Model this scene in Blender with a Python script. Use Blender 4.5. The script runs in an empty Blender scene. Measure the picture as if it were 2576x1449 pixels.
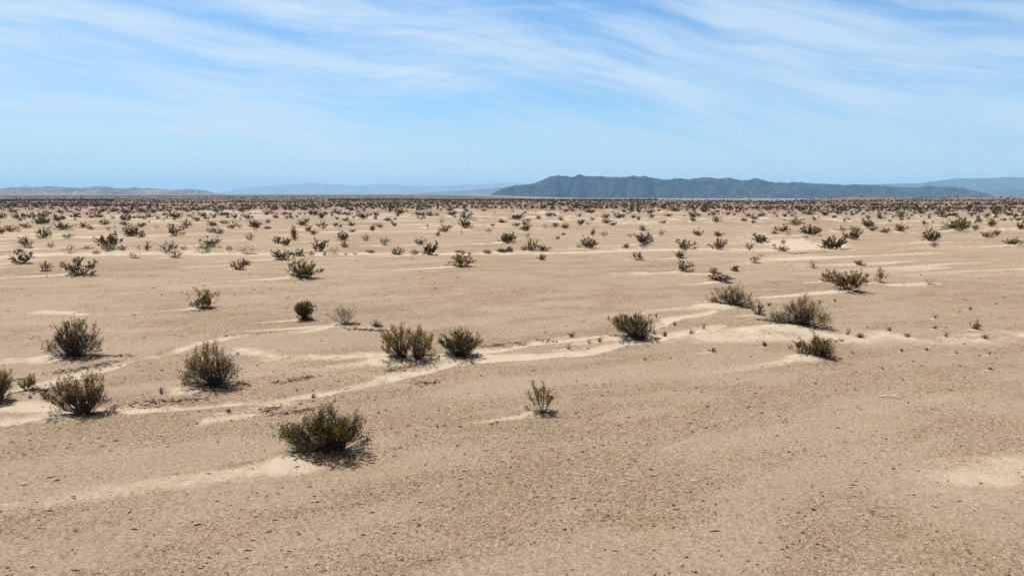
import bpy, math
import numpy as np
from mathutils import Vector
C = bpy.context.scene.collection
S = bpy.context.scene
R = math.radians
rng = np.random.default_rng(7)

# ------------------------------------------------------------------ camera
FN = 1717.0                      # focal length, in pixels of a 2576 px wide picture
HZ = 488.0                       # row of the true horizon in that picture
PITCH = math.atan((724.5 - HZ) / FN)
CAMH = 6.0
cam = bpy.data.cameras.new('camera'); camo = bpy.data.objects.new('camera', cam); C.objects.link(camo)
cam.sensor_width = 36; cam.lens = FN / 2576 * 36; cam.clip_start = 0.1; cam.clip_end = 200000
camo.location = (0, 0, CAMH); camo.rotation_euler = (math.pi / 2 - PITCH, 0, 0)
S.camera = camo
S.view_settings.view_transform = 'Standard'; S.view_settings.look = 'None'
S.view_settings.exposure = 0.2; S.view_settings.gamma = 1.0
S.cycles.use_denoising = False
S.cycles.max_bounces = 6; S.cycles.volume_bounces = 3
S.cycles.transparent_max_bounces = 8

def ray(nx, ny):
    u = (nx - 1288.0) / FN; v = (724.5 - ny) / FN
    return np.array([u, math.cos(PITCH) + v * math.sin(PITCH), -math.sin(PITCH) + v * math.cos(PITCH)])
def drop(r): return 1.6 * np.clip((r - 60) / 640.0, 0, 1) ** 1.3      # the plain sinks gently away from us
def ground_at(nx, ny):
    d = ray(nx, ny); t = CAMH / max(-d[2], 1e-4)
    for _ in range(6): t = (CAMH + drop(t)) / max(-d[2], 1e-4)
    return d[0] * t, d[1] * t, t
def azel(nx, ny):
    d = ray(nx, ny); return math.degrees(math.atan2(d[0], d[1])), math.degrees(math.atan2(d[2], math.hypot(d[0], d[1])))

# ------------------------------------------------------------------ sun and sky
SUN_EL, SUN_AZ = 66.0, -42.0
sl = bpy.data.lights.new('sun', 'SUN'); so = bpy.data.objects.new('sun', sl); C.objects.link(so)
sl.energy = 5.0; sl.angle = R(0.5); sl.color = (1.0, 0.95, 0.87)
sd = Vector((math.cos(R(SUN_EL)) * math.sin(R(SUN_AZ)), math.cos(R(SUN_EL)) * math.cos(R(SUN_AZ)), math.sin(R(SUN_EL))))
so.rotation_euler = sd.to_track_quat('Z', 'Y').to_euler(); so.location = (0, 0, 60)

class NT:
    def __init__(s, tree): s.t = tree; tree.nodes.clear()
    def n(s, kind, **kw):
        nd = s.t.nodes.new(kind)
        for k, v in kw.items(): setattr(nd, k, v)
        return nd
    def set(s, sock, v):
        if isinstance(v, bpy.types.NodeSocket): s.t.links.new(v, sock)
        else: sock.default_value = v
    def m(s, op, a, b=None, c=None, clamp=False):
        nd = s.n('ShaderNodeMath', operation=op); nd.use_clamp = clamp
        s.set(nd.inputs[0], a)
        if b is not None: s.set(nd.inputs[1], b)
        if c is not None: s.set(nd.inputs[2], c)
        return nd.outputs[0]
    def sm(s, x, a, b, o0=0.0, o1=1.0):
        nd = s.n('ShaderNodeMapRange', interpolation_type='SMOOTHSTEP')
        s.set(nd.inputs[0], x); s.set(nd.inputs[1], a); s.set(nd.inputs[2], b); s.set(nd.inputs[3], o0); s.set(nd.inputs[4], o1)
        return nd.outputs[0]
    def mix(s, f, a, b, mode='MIX'):
        nd = s.n('ShaderNodeMix', data_type='RGBA', blend_type=mode)
        s.set(nd.inputs[0], f); s.set(nd.inputs[6], a); s.set(nd.inputs[7], b)
        return nd.outputs[2]
    def noise(s, vec, scale, detail=4, rough=0.55, dist=0.0):
        nd = s.n('ShaderNodeTexNoise'); s.set(nd.inputs['Vector'], vec)
        nd.inputs['Scale'].default_value = scale; nd.inputs['Detail'].default_value = detail
        nd.inputs['Roughness'].default_value = rough; nd.inputs['Distortion'].default_value = dist
        return nd.outputs[0]
    def comb(s, x, y, z=0.0):
        nd = s.n('ShaderNodeCombineXYZ'); s.set(nd.inputs[0], x); s.set(nd.inputs[1], y); s.set(nd.inputs[2], z)
        return nd.outputs[0]
    def curve(s, x, pts):
        nd = s.n('ShaderNodeFloatCurve'); c = nd.mapping.curves[0]
        pts = sorted(pts)
        c.points[0].location = pts[0]; c.points[1].location = pts[-1]
        for p in pts[1:-1]: c.points.new(*p)
        nd.mapping.update(); s.set(nd.inputs['Value'], x)
        return nd.outputs[0]
def rgb(r, g, b): return (r, g, b, 1.0)

w = bpy.data.worlds.new('World'); S.world = w; w.use_nodes = True
t = NT(w.node_tree)
sky = t.n('ShaderNodeTexSky', sky_type='NISHITA'); sky.sun_disc = False
sky.sun_elevation = R(SUN_EL); sky.sun_rotation = R(SUN_AZ); sky.air_density = 1.0; sky.dust_density = 0.6; sky.ozone_density = 1.5
tc = t.n('ShaderNodeTexCoord'); sx = t.n('ShaderNodeSeparateXYZ'); t.t.links.new(tc.outputs['Generated'], sx.inputs[0])
AZ = t.m('MULTIPLY', t.m('ARCTAN2', sx.outputs[0], sx.outputs[1]), 180 / math.pi)
EL = t.m('MULTIPLY', t.m('ARCSINE', sx.outputs[2]), 180 / math.pi)
A01 = t.m('MULTIPLY_ADD', AZ, 1 / 120.0, 0.5)
def cpath(pts):
    o = []
    for x, y in pts:
        a, e = azel(x, y); o.append(((a + 60) / 120, e / 60))
    (a0, e0), (a1, e1) = o[0], o[-1]
    return o
# reference streak line shared by every band: streaks fall gently to the right
ref = t.m('MULTIPLY', t.curve(A01, cpath([(-300, 20), (0, 45), (400, 105), (800, 165), (1300, 225), (1800, 300), (2300, 340), (2700, 350)])), 60.0)
ref2 = t.m('MULTIPLY', t.curve(A01, cpath([(300, -40), (800, 30), (1250, 115), (1600, 205), (1900, 285), (2300, 380), (2700, 440)])), 60.0)
wob = t.m('MULTIPLY', t.m('SUBTRACT', t.noise(t.comb(AZ, EL), 0.07, 2), 0.5), 2.4)
E1 = t.m('ADD', t.m('SUBTRACT', EL, ref), wob)
E2 = t.m('ADD', t.m('SUBTRACT', EL, ref2), wob)
blend = t.sm(AZ, -12.0, 8.0)
s1 = t.noise(t.comb(t.m('MULTIPLY', AZ, 0.055), t.m('MULTIPLY', E1, 0.62)), 1.0, 6, 0.60, 0.15)
s2 = t.noise(t.comb(t.m('MULTIPLY_ADD', AZ, 0.055, 7.3), t.m('MULTIPLY', E2, 0.50)), 1.0, 6, 0.58, 0.15)
streak = t.m('ADD', t.m('MULTIPLY', s1, t.m('SUBTRACT', 1.0, blend)), t.m('MULTIPLY', s2, blend))
puff = t.noise(t.comb(t.m('MULTIPLY', AZ, 0.16), t.m('MULTIPLY', E2, 0.35), 3.0), 1.0, 6, 0.6, 0.2)
keep = None
# (centre line, half thickness above, below [deg], opacity, az fade-in, fade-out)
BANDS = [
 ([(300, -40), (620, 8), (800, 38), (1000, 72), (1200, 106), (1400, 142), (1550, 185), (1700, 230), (1850, 275), (2050, 310)], 2.3, 1.5, 0.80, -30, -16, 10, 20),
 ([(-200, 25), (0, 52), (200, 80), (400, 110), (560, 135), (700, 157), (900, 183), (1100, 198), (1350, 205)], 1.9, 1.3, 0.72, -60, -40, -8, 3),
 ([(-200, 120), (0, 130), (250, 160), (500, 205), (700, 235), (900, 240)], 2.4, 1.8, 0.62, -60, -50, -20, -10),
 ([(-200, 225), (0, 245), (200, 268), (420, 300), (700, 335), (900, 350)], 1.9, 2.6, 0.74, -60, -50, -16, -5),
 ([(500, 280), (640, 288), (800, 298), (1000, 310), (1200, 335)], 0.8, 0.8, 0.45, -26, -18, -10, 2),
 ([(900, 170), (1100, 172), (1300, 182), (1500, 205), (1700, 245), (1900, 300)], 1.3, 1.5, 0.62, -14, -4, 10, 20),
 ([(1300, 60), (1500, 78), (1700, 95), (1900, 130), (2050, 190), (2250, 290), (2500, 360)], 2.0, 2.8, 0.50, 2, 9, 24, 36),
 ([(1500, -60), (1750, -10), (1950, 35), (2100, 80), (2250, 140), (2450, 200), (2700, 250)], 2.4, 2.6, 0.52, 8, 18, 34, 50),
 ([(2050, -60), (2250, 10), (2400, 50), (2576, 80), (2800, 100)], 2.6, 2.4, 0.45, 22, 30, 45, 60),
 ([(-200, -30), (0, 0), (250, 30), (500, 60), (800, 110)], 1.3, 1.2, 0.45, -60, -50, -28, -18),
 ([(1100, 36), (1190, 28), (1330, 19), (1480, 10), (1640, 3)], 0.22, 0.28, 0.30, -6, -2, 6, 11),
]
for pts, hu, hd, op, a0, a1, a2, a3 in BANDS:
    f = t.m('MULTIPLY', t.curve(A01, cpath(pts)), 60.0)
    d = t.m('ADD', t.m('SUBTRACT', EL, f), t.m('MULTIPLY', wob, 0.6))
    up = t.sm(d, 0.0, hu * 1.5, 1.0, 0.0); dn = t.sm(d, -hd * 1.5, 0.0, 0.0, 1.0)
    mk = t.m('MULTIPLY', t.m('MULTIPLY', up, dn), t.m('MULTIPLY', t.sm(AZ, a0, a1), t.sm(AZ, a2, a3, 1.0, 0.0)))
    k = t.m('SUBTRACT', 1.0, t.m('MULTIPLY', mk, op))
    keep = k if keep is None else t.m('MULTIPLY', keep, k)
bands = t.m('SUBTRACT', 1.0, keep)
fib = t.noise(t.comb(t.m('MULTIPLY', AZ, 0.13), t.m('MULTIPLY', t.m('ADD', t.m('MULTIPLY', E1, t.m('SUBTRACT', 1.0, blend)), t.m('MULTIPLY', E2, blend)), 1.7), 5.0), 1.0, 7, 0.6, 0.12)
grain = t.sm(t.m('ADD', t.m('MULTIPLY', streak, .82), t.m('MULTIPLY', fib, .18)), 0.35, 0.66)
soft = t.sm(puff, 0.30, 0.75)
cl = t.m('MULTIPLY', bands, t.m('ADD', 0.34, t.m('ADD', t.m('MULTIPLY', grain, 0.78), t.m('MULTIPLY', soft, 0.16))))
veil = t.m('MULTIPLY', t.m('ADD', t.m('MULTIPLY', grain, 0.44), t.m('MULTIPLY', soft, 0.06)), t.sm(EL, 1.0, 6.0, 0.6, 1.0))
cl = t.m('ADD', cl, t.m('MULTIPLY', t.sm(EL, 0.0, 11.0, .60, 0.0), t.m('SUBTRACT', 1.0, cl)), clamp=True)
cl = t.m('ADD', cl, t.m('MULTIPLY', veil, t.m('SUBTRACT', 1.0, cl)), clamp=True)
skyc = t.mix(1.0, sky.outputs[0], rgb(0.58, 0.97, 1.24), 'MULTIPLY')
over = t.sm(EL, 34.0, 58.0)            # white added overhead, outside the picture, to make the fill light neutral
cl = t.m('MAXIMUM', cl, t.m('MULTIPLY', over, 0.85))
col = t.mix(cl, skyc, t.mix(over, rgb(5.8, 7.1, 8.4), rgb(6.0, 5.8, 5.5)))
bg = t.n('ShaderNodeBackground'); t.t.links.new(col, bg.inputs[0]); bg.inputs[1].default_value = 0.1
ow = t.n('ShaderNodeOutputWorld'); t.t.links.new(bg.outputs[0], ow.inputs[0])

# ------------------------------------------------------------------ numpy noise
def _h(ix, iy, seed):
    n = (ix.astype(np.int64) * 374761393 + iy.astype(np.int64) * 668265263 + seed * 982451653) & 0xffffffff
    n = ((n ^ (n >> 13)) * 1274126177) & 0xffffffff
    n = ((n ^ (n >> 16)) * 2246822519) & 0xffffffff
    return ((n ^ (n >> 15)) & 0xffffff) / float(0xffffff)
def vnoise(x, y, seed=0):
    ix = np.floor(x); iy = np.floor(y); fx = x - ix; fy = y - iy
    fx = fx * fx * fx * (fx * (fx * 6 - 15) + 10); fy = fy * fy * fy * (fy * (fy * 6 - 15) + 10)
    a = _h(ix, iy, seed); b = _h(ix + 1, iy, seed); c = _h(ix, iy + 1, seed); d = _h(ix + 1, iy + 1, seed)
    return (a + (b - a) * fx) * (1 - fy) + (c + (d - c) * fx) * fy
def fbm(x, y, oct=4, seed=0, gain=0.5):
    v = 0; a = 1; s = 0
    for k in range(oct):
        v = v + a * vnoise(x * 2 ** k + 17.3 * k, y * 2 ** k - 9.1 * k, seed + k); s += a; a *= gain
    return v / s
def sstep(a, b, x):
    q = np.clip((x - a) / (b - a), 0, 1); return q * q * (3 - 2 * q)

def mesh_np(name, V, F, mats, smooth=False, attrs=None, matidx=None):
    """F: int array (n,4) or (n,3)"""
    V = np.asarray(V, np.float32); F = np.asarray(F, np.int32); k = F.shape[1]
    me = bpy.data.meshes.new(name)
    me.vertices.add(len(V)); me.vertices.foreach_set('co', V.ravel())
    me.loops.add(F.size); me.loops.foreach_set('vertex_index', F.ravel())
    me.polygons.add(len(F)); me.polygons.foreach_set('loop_start', np.arange(0, F.size, k, dtype=np.int32))
    try: me.polygons.foreach_set('loop_total', np.full(len(F), k, np.int32))
    except Exception: pass
    me.polygons.foreach_set('use_smooth', np.full(len(F), smooth, bool))
    for m_ in mats: me.materials.append(m_)
    for an, av in (attrs or {}).items():
        at = me.attributes.new(an, 'FLOAT', 'POINT'); at.data.foreach_set('value', np.asarray(av, np.float32).ravel())
    me.update(calc_edges=True); me.validate()
    return me
def link(name, me, parent=None, **props):
    o = bpy.data.objects.new(name, me); C.objects.link(o)
    if parent: o.parent = parent
    for k, v in props.items(): o[k] = v
    return o

# ------------------------------------------------------------------ where things stand (traced rows: x, base row, width, height, look)
NEAR = [  # x, base y, w, h, look, lean, seed, label
 (828, 1160, 208, 142, 'big', -0.12, 11, 'largest dark olive bush, ragged twigs sprawling over its sand mound, all alone in front'),
 (1367, 1040, 72, 80, 'thin', -0.12, 22, 'small open see-through olive bush alone on the gravel, pale sand streak at its foot'),
 (548, 974, 145, 108, 'open', -0.10, 33, 'large round bush with bare fanned stems between the two sandy channels'),
 (215, 1044, 140, 100, 'open', -0.08, 44, 'wide bush with bare lower stems and long ground shadow beside the lower wash'),
 (188, 900, 125, 88, 'dense', 0.0, 55, 'very dense dark haystack-shaped bush at the upper channel'),
 (1030, 905, 142, 86, 'twin', 0.0, 66, 'broad twin-crowned bush, larger of the touching pair by the sandy channel'),
 (1158, 894, 104, 66, 'dense', 0.0, 77, 'smaller round bush of the touching pair by the sandy channel'),
 (1600, 850, 108, 68, 'dense', -0.30, 88, 'dense olive bush leaning over on one stem cluster, sand bank under its overhang'),
 (2014, 828, 165, 82, 'big', 0.0, 99, 'wide feathery olive bush on a sand mound, larger of two standing one before the other'),
 (2055, 904, 112, 60, 'open', -0.28, 110, 'open bush on a smooth sand mound, smaller one before a wide feathery bush'),
 (1838, 774, 130, 60, 'big', -0.22, 121, 'wide lopsided bush on a pale sand bank trailing grey bare twigs'),
 (4, 1012, 60, 92, 'open', -0.1, 132, 'bush cut off by the left picture edge beside the wash'),
 (74, 976, 42, 38, 'thin', 0.0, 143, 'small wispy bush in dark litter near the left picture edge'),
 (767, 804, 42, 44, 'dense', 0.0, 154, 'small upright round bush on bare gravel beside a grey wispy bush'),
 (868, 815, 72, 46, 'grey', -0.1, 165, 'grey wispy half-dead bush at the head of the thin pale channel'),
 (599, 0, 0, 0, '', 0, 0, ''),
]
NEAR = [n for n in NEAR if n[4]]
# rows beyond, as (x, base, w, h, look) in four enlarged windows of the picture
Z1 = '''1930,1365,200,195,o;760,1055,260,160,d;430,1012,110,100,b;595,975,60,60,b;195,942,175,120,d;2255,1000,115,90,o;2310,955,90,65,d;1265,892,100,60,g;1655,892,110,80,o;660,845,200,80,g;910,848,60,40,b;1010,835,120,60,b;1025,785,165,135,d;940,745,90,60,o;1160,826,90,55,b;1375,826,150,85,o;1570,842,160,100,o;1738,822,65,42,y;1985,780,170,90,d;1950,832,200,70,y;2165,826,65,50,b;2345,848,160,90,g;825,805,90,30,b;485,795,70,60,y;245,770,125,95,d;265,800,80,25,b;190,830,70,35,d;408,702,120,95,d;635,700,95,50,g;15,655,60,60,d;105,635,110,60,d;250,606,95,48,d;588,618,145,75,d;385,572,110,60,d;440,560,60,70,d;790,603,80,55,o;855,616,80,35,d;1020,632,75,50,g;1085,608,50,35,g;1250,680,150,110,d;1330,690,70,50,d;1335,595,70,45,d;1650,682,140,110,d;1470,615,55,40,g;1755,610,105,85,b;1985,655,90,50,g;2065,670,95,60,o;2365,725,85,80,o;2180,615,80,50,d;2260,605,60,45,o;2400,598,110,70,d;2410,640,60,40,g;2010,585,90,45,d;2115,565,60,45,d;2205,560,45,40,o;1175,578,90,45,d;1170,530,70,45,d;980,575,90,55,d;1545,538,60,40,g;1655,515,110,65,d;1945,523,60,30,d;2345,525,100,60,d;530,538,75,65,d;590,512,45,30,d;295,512,90,55,d;165,520,95,50,d;190,538,45,25,d;30,518,70,55,d;410,500,80,45,d;680,505,50,25,d;722,498,50,35,d;860,510,55,35,d;945,505,70,35,d;1300,518,110,40,d;1410,508,70,50,d;1800,500,60,35,o;1925,498,55,45,d;2015,510,40,30,d;2110,488,100,30,d;2215,503,60,35,d;130,458,80,30,d;565,460,70,35,d;660,455,50,20,d;955,455,70,40,d;1070,455,80,35,d;1195,478,100,50,d;1330,462,120,45,d;1450,465,60,40,d;1535,450,60,30,d;1600,455,50,30,d;1765,455,80,40,d;1865,450,60,30,d;2030,455,70,35,d;2290,462,110,50,d'''
Z2 = '''455,1085,270,180,d;1925,975,220,130,d;240,910,150,88,d;335,850,70,35,d;410,868,110,70,o;523,855,60,48,b;605,822,150,118,d;650,860,40,35,d;720,850,100,75,g;1330,845,105,70,o;1498,848,80,58,b;1640,858,140,118,d;1550,765,100,70,d;1070,835,85,25,b;850,850,40,20,b;935,845,40,18,b;1915,830,90,25,b;2175,835,70,35,b;2320,830,90,35,b;2390,828,70,50,b;838,790,80,75,d;825,722,95,95,d;1210,770,90,75,g;1045,730,85,70,o;210,745,90,68,d;285,765,90,70,d;365,715,80,138,t;2370,755,130,90,d;495,640,70,68,d;545,665,65,48,d;440,585,85,52,d;475,550,65,50,d;630,612,90,75,b;110,558,55,40,d;113,618,65,30,d;12,602,55,68,d;750,590,40,35,d;797,597,45,30,d;905,645,65,30,d;900,585,65,48,d;1098,630,50,65,d;1172,602,70,45,d;845,540,85,35,d;1240,538,65,38,d;1315,525,30,22,d;1305,585,45,30,d;1283,555,30,25,d;1620,598,35,40,o;1555,530,50,45,o;1750,555,65,45,g;1770,640,100,75,d;1718,680,45,50,d;1945,665,40,35,g;1980,605,110,85,d;1845,605,40,25,o;2075,540,75,35,g;2195,658,55,50,r;2230,590,45,32,d;1645,498,90,58,d;1545,485,110,30,d;1705,490,40,30,d;1850,492,80,45,d;1975,525,110,75,d;1135,495,60,45,d;1005,515,80,60,d;620,520,50,60,d;555,490,100,72,d;340,520,40,40,d;185,512,50,35,d;265,488,50,28,d;105,488,50,50,d;760,475,90,45,d;870,490,70,30,d;1360,475,110,60,d;1270,450,50,35,d;2150,445,60,30,d;1980,445,60,30,d;1830,445,60,35,d;1555,440,90,35,d;175,440,70,30,d;280,440,50,30,d;355,445,45,30,d;455,440,60,30,d;900,445,60,40,d;965,458,40,30,d;1020,450,40,35,d'''
Z3 = '''2130,1125,200,88,d;2070,1035,85,58,d;2265,1012,70,58,d;1785,1015,140,102,d;2450,935,100,72,g;1745,892,100,72,o;1350,908,100,75,b;435,908,75,60,d;2505,865,70,40,s;345,820,100,118,o;455,820,110,60,d;275,815,90,48,b;140,825,60,45,b;70,830,100,28,b;110,750,135,90,d;305,710,55,55,g;590,715,45,35,d;640,675,60,28,d;890,800,140,112,d;787,795,40,32,r;918,675,45,75,t;1035,680,75,55,r;1275,690,40,40,r;1235,800,60,45,d;1405,798,80,45,r;1405,770,150,105,d;1460,695,50,40,r;1790,805,170,98,d;2095,800,135,108,d;2105,690,85,55,d;2395,805,100,85,o;2510,745,130,88,d;1915,685,95,68,d;1575,675,65,55,o;1400,635,85,65,d;660,610,70,52,d;565,598,70,45,d;470,612,75,50,g;290,640,95,60,d;285,585,75,50,d;195,590,80,40,d;65,562,75,40,d;205,525,120,60,d;315,538,45,30,d;415,520,55,38,d;515,500,75,48,d;625,535,50,38,d;810,578,60,58,d;880,575,60,35,o;920,535,45,40,o;800,505,45,35,d;1040,520,70,58,d;1055,560,90,45,d;1115,580,60,30,d;1165,512,90,45,d;1210,510,40,45,d;1305,512,45,35,d;1355,535,45,40,o;1475,513,55,40,d;1465,475,60,40,d;1590,565,65,30,d;1665,570,40,40,s;1630,500,70,35,d;1865,510,65,60,d;1870,550,55,45,d;1920,495,45,35,d;2095,555,95,65,d;2350,538,55,35,d;2435,560,40,35,o;2060,490,50,40,d;2200,480,50,25,d;2395,498,90,35,d;2440,520,60,35,d;1700,455,110,45,d;1355,462,45,35,d;1275,445,60,45,d;1220,465,50,40,d;905,470,80,45,d;730,455,45,30,d;670,455,60,35,o;1975,460,80,40,d'''
Z4 = '''925,1210,270,185,w;722,1115,110,118,d;1212,1125,90,138,y;1700,1145,95,85,s;1030,960,85,50,d;588,988,60,82,o;290,820,110,52,d;220,768,40,28,b;765,795,220,145,d;310,740,50,48,b;290,640,130,72,d;230,660,90,35,d;370,670,90,58,g;565,675,185,102,d;515,700,50,35,y;410,578,135,58,d;620,565,70,35,s;860,632,110,55,o;970,715,130,92,d;985,635,90,45,d;1255,655,80,55,d;1410,640,95,80,d;1110,595,110,82,d;1145,632,90,45,d;1640,570,60,45,d;1705,740,140,122,d;1730,790,90,58,g;1930,632,200,112,d;2000,605,70,98,d;2120,625,70,85,o;2270,585,90,78,o;2225,695,110,55,d;2300,675,80,58,d;2475,775,140,72,d;2545,610,60,62,d;2520,535,70,45,d;1225,520,80,45,d;1415,510,50,72,t;1610,472,70,40,d;1790,480,85,52,d;1830,512,80,38,o;1895,500,80,40,d;2300,480,85,62,d;2085,485,50,28,d;2225,498,50,25,d;2435,485,90,30,d;1370,435,75,35,d;565,485,80,45,d;500,480,50,30,b;320,493,45,30,d;395,495,50,35,o;225,480,45,48,o;110,490,60,35,d;695,490,55,40,d;820,480,70,38,d;890,445,50,42,d'''
ROWS = []
for txt, ox, oy in ((Z1, 0, 480), (Z2, 750, 480), (Z3, 1450, 480), (Z4, 2200, 480)):
    for q in txt.split(';'):
        x, y, ww, hh, k = q.split(',')
        ROWS.append(((ox + float(x) * .31056) * .85867, (oy + float(y) * .31056) * .85867, float(ww) * .2667, float(hh) * .2667, k))
# small dry tufts near the washes (same windows; origin given)
TUFT = []
for txt, ox, oy, sc in (
 ('1525,258,44,46,s;1695,338,40,32,d;1970,360,55,52,s;1605,430,60,38,d;1850,416,60,32,b;690,555,75,45,s;890,502,60,40,s;985,490,55,28,d;720,432,75,36,b;2055,580,80,28,b;2545,530,45,34,d;1415,652,32,18,d;2490,240,105,82,b;1500,412,45,28,b', 1450, 850, .31056),
 ('910,592,60,60,s;1030,616,95,32,d;1300,549,48,30,d;1735,528,45,26,d;1745,430,62,36,s;2065,350,42,22,d;1475,605,52,32,b;1835,602,70,52,s;2120,532,90,60,b;2205,622,72,36,d;1420,746,42,20,d;1660,736,50,18,b;1945,766,52,26,s;2250,772,48,26,s;125,692,46,32,d;170,316,42,30,d;1235,917,30,18,d;2260,917,60,16,b;790,277,30,20,d', 2200, 800, .31056),
 ('1520,822,52,46,d;285,862,40,26,d;320,826,24,22,d;2160,990,70,24,d', 0, 900, .31056),
 ('1170,160,100,42,d;1985,482,60,40,s;630,748,64,24,d;1685,1022,26,22,d', 700, 900, .3451)):
    for q in txt.split(';'):
        x, y, ww, hh, k = q.split(',')
        TUFT.append(((ox + float(x) * sc) * .85867, (oy + float(y) * sc) * .85867, float(ww) * sc * .85867, float(hh) * sc * .85867, k))

WIND = np.array([-0.93, -0.37]); WIND /= np.linalg.norm(WIND); WPER = np.array([-WIND[1], WIND[0]])
# ------------------------------------------------------------------ terrain
MOUNDS = []     # x, y, w, mound height, tail length
for n in NEAR:
    x, y, tt = ground_at(n[0], n[1]); wm = n[2] * tt / FN
    hm = {'big': .20, 'open': .10, 'dense': .12, 'twin': .12, 'thin': .05, 'grey': .14}[n[4]]
    tl = {'big': 4.6, 'open': 2.2, 'dense': 3.6, 'twin': 3.2, 'thin': 3.0, 'grey': 4.0}[n[4]]
    if n[6] in (110,): hm, tl = .26, 4.2
    if n[6] in (33,): hm, tl = .04, 0.5
    MOUNDS.append((x, y, wm, hm * wm, tl * wm))
FAINT = {round(MOUNDS[0][0], 3)}
for (px, py, pw, ph, k) in ROWS:
    x, y, tt = ground_at(px, py); wm = pw * tt / FN
    h = _h(np.array([int(px * 7)]), np.array([int(py * 5)]), 3)[0]; h2 = _h(np.array([int(px * 3)]), np.array([int(py * 11)]), 5)[0]
    a = {'b': .45, 'r': .35, 'g': .8, 's': .6}.get(k, 1.0)
    if ground_at(px, py)[1] < 40 and k == 'o': a = .5
    MOUNDS.append((x, y, min(wm, 3.0), a * (.06 + .16 * h) * wm, a * (2.5 + 5.5 * h2) * wm))
for (px, py, pw, ph, k) in TUFT:
    x, y, tt = ground_at(px, py); wm = pw * tt / FN
    MOUNDS.append((x, y, wm, .10 * wm, 3.2 * wm))
def poly(pts): return np.array([ground_at(*p)[:2] for p in pts])
WASH = [  # polyline, half width m, depth m, sand strength, edge softness
 (poly([(-40, 1000), (30, 985), (88, 970), (149, 957), (213, 938), (267, 926), (307, 914), (341, 903), (384, 897), (413, 885), (467, 871), (520, 858), (573, 847), (630, 840), (690, 836), (779, 829), (826, 818), (850, 812)]), .29, .11, 1.0, .12),
 (poly([(372, 897), (395, 890), (420, 884)]), .52, .06, 1.0, .15),
 (poly([(-60, 1064), (0, 1057), (120, 1045), (267, 1024), (347, 1026), (453, 1023), (560, 1014), (675, 1007), (743, 995), (794, 992), (853, 977), (912, 963), (972, 951), (1046, 933), (1120, 918), (1149, 903), (1209, 882), (1283, 874), (1325, 864), (1405, 856), (1485, 848), (1565, 842), (1620, 825), (1700, 800), (1790, 788)]), .25, .10, .90, .16),
 (poly([(-60, 1030), (0, 1026), (60, 1025), (130, 1030), (200, 1040)]), .40, .04, .8, .3),
 (poly([(1200, 905), (1245, 900), (1352, 895), (1472, 887), (1565, 866), (1605, 861), (1700, 840), (1800, 822)]), .28, .05, .9, .2),
 (poly([(545, 1052), (590, 1046), (640, 1036), (690, 1014)]), .30, .05, .95, .2),
 (poly([(1800, 850), (1889, 849), (1996, 850), (2129, 853), (2236, 845), (2342, 858), (2449, 853), (2576, 850), (2700, 850)]), .55, .0, .55, .7),
 (poly([(1890, 835), (1960, 838), (2040, 842)]), .6, .0, .8, .5),
 (poly([(2720, 1130), (2576, 1172), (2500, 1196), (2420, 1228)]), .22, .0, .5, .8),
 (poly([(112, 786), (150, 788), (205, 791)]), .35, .03, .85, .2),
 (poly([(600, 880), (720, 902), (840, 897), (950, 893)]), .45, .0, .6, .4),
 (poly([(20, 905), (70, 903), (120, 902)]), .35, .0, .8, .2),
 (poly([(-80, 648), (0, 646), (150, 641), (300, 640), (450, 639), (700, 640), (900, 638), (1100, 638), (1400, 636)]), 1.1, .12, .75, .6),
 (poly([(1400, 636), (1600, 630), (1750, 628), (1980, 626), (2080, 622)]), 1.0, .10, .7, .8),
 (poly([(1985, 606), (2015, 612), (2040, 620)]), 3.4, .20, 1.0, 1.2),
 (poly([(1960, 625), (2010, 622), (2060, 612)]), 1.6, .10, 1.0, .8),
 (poly([(1560, 690), (1660, 686), (1760, 690)]), .5, .0, .7, .5),
 (poly([(2240, 718), (2290, 717), (2340, 715)]), .35, .05, .6, .3),
]
def seg_dist(X, Y, P):
    best = np.full(X.shape, 1e9); side = np.zeros(X.shape)
    for (ax, ay), (bx, by) in zip(P[:-1], P[1:]):
        dx, dy = bx - ax, by - ay; L2 = dx * dx + dy * dy
        q = np.clip(((X - ax) * dx + (Y - ay) * dy) / L2, 0, 1)
        d = np.hypot(X - ax - q * dx, Y - ay - q * dy)
        best = np.minimum(best, d)
    return best
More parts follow.
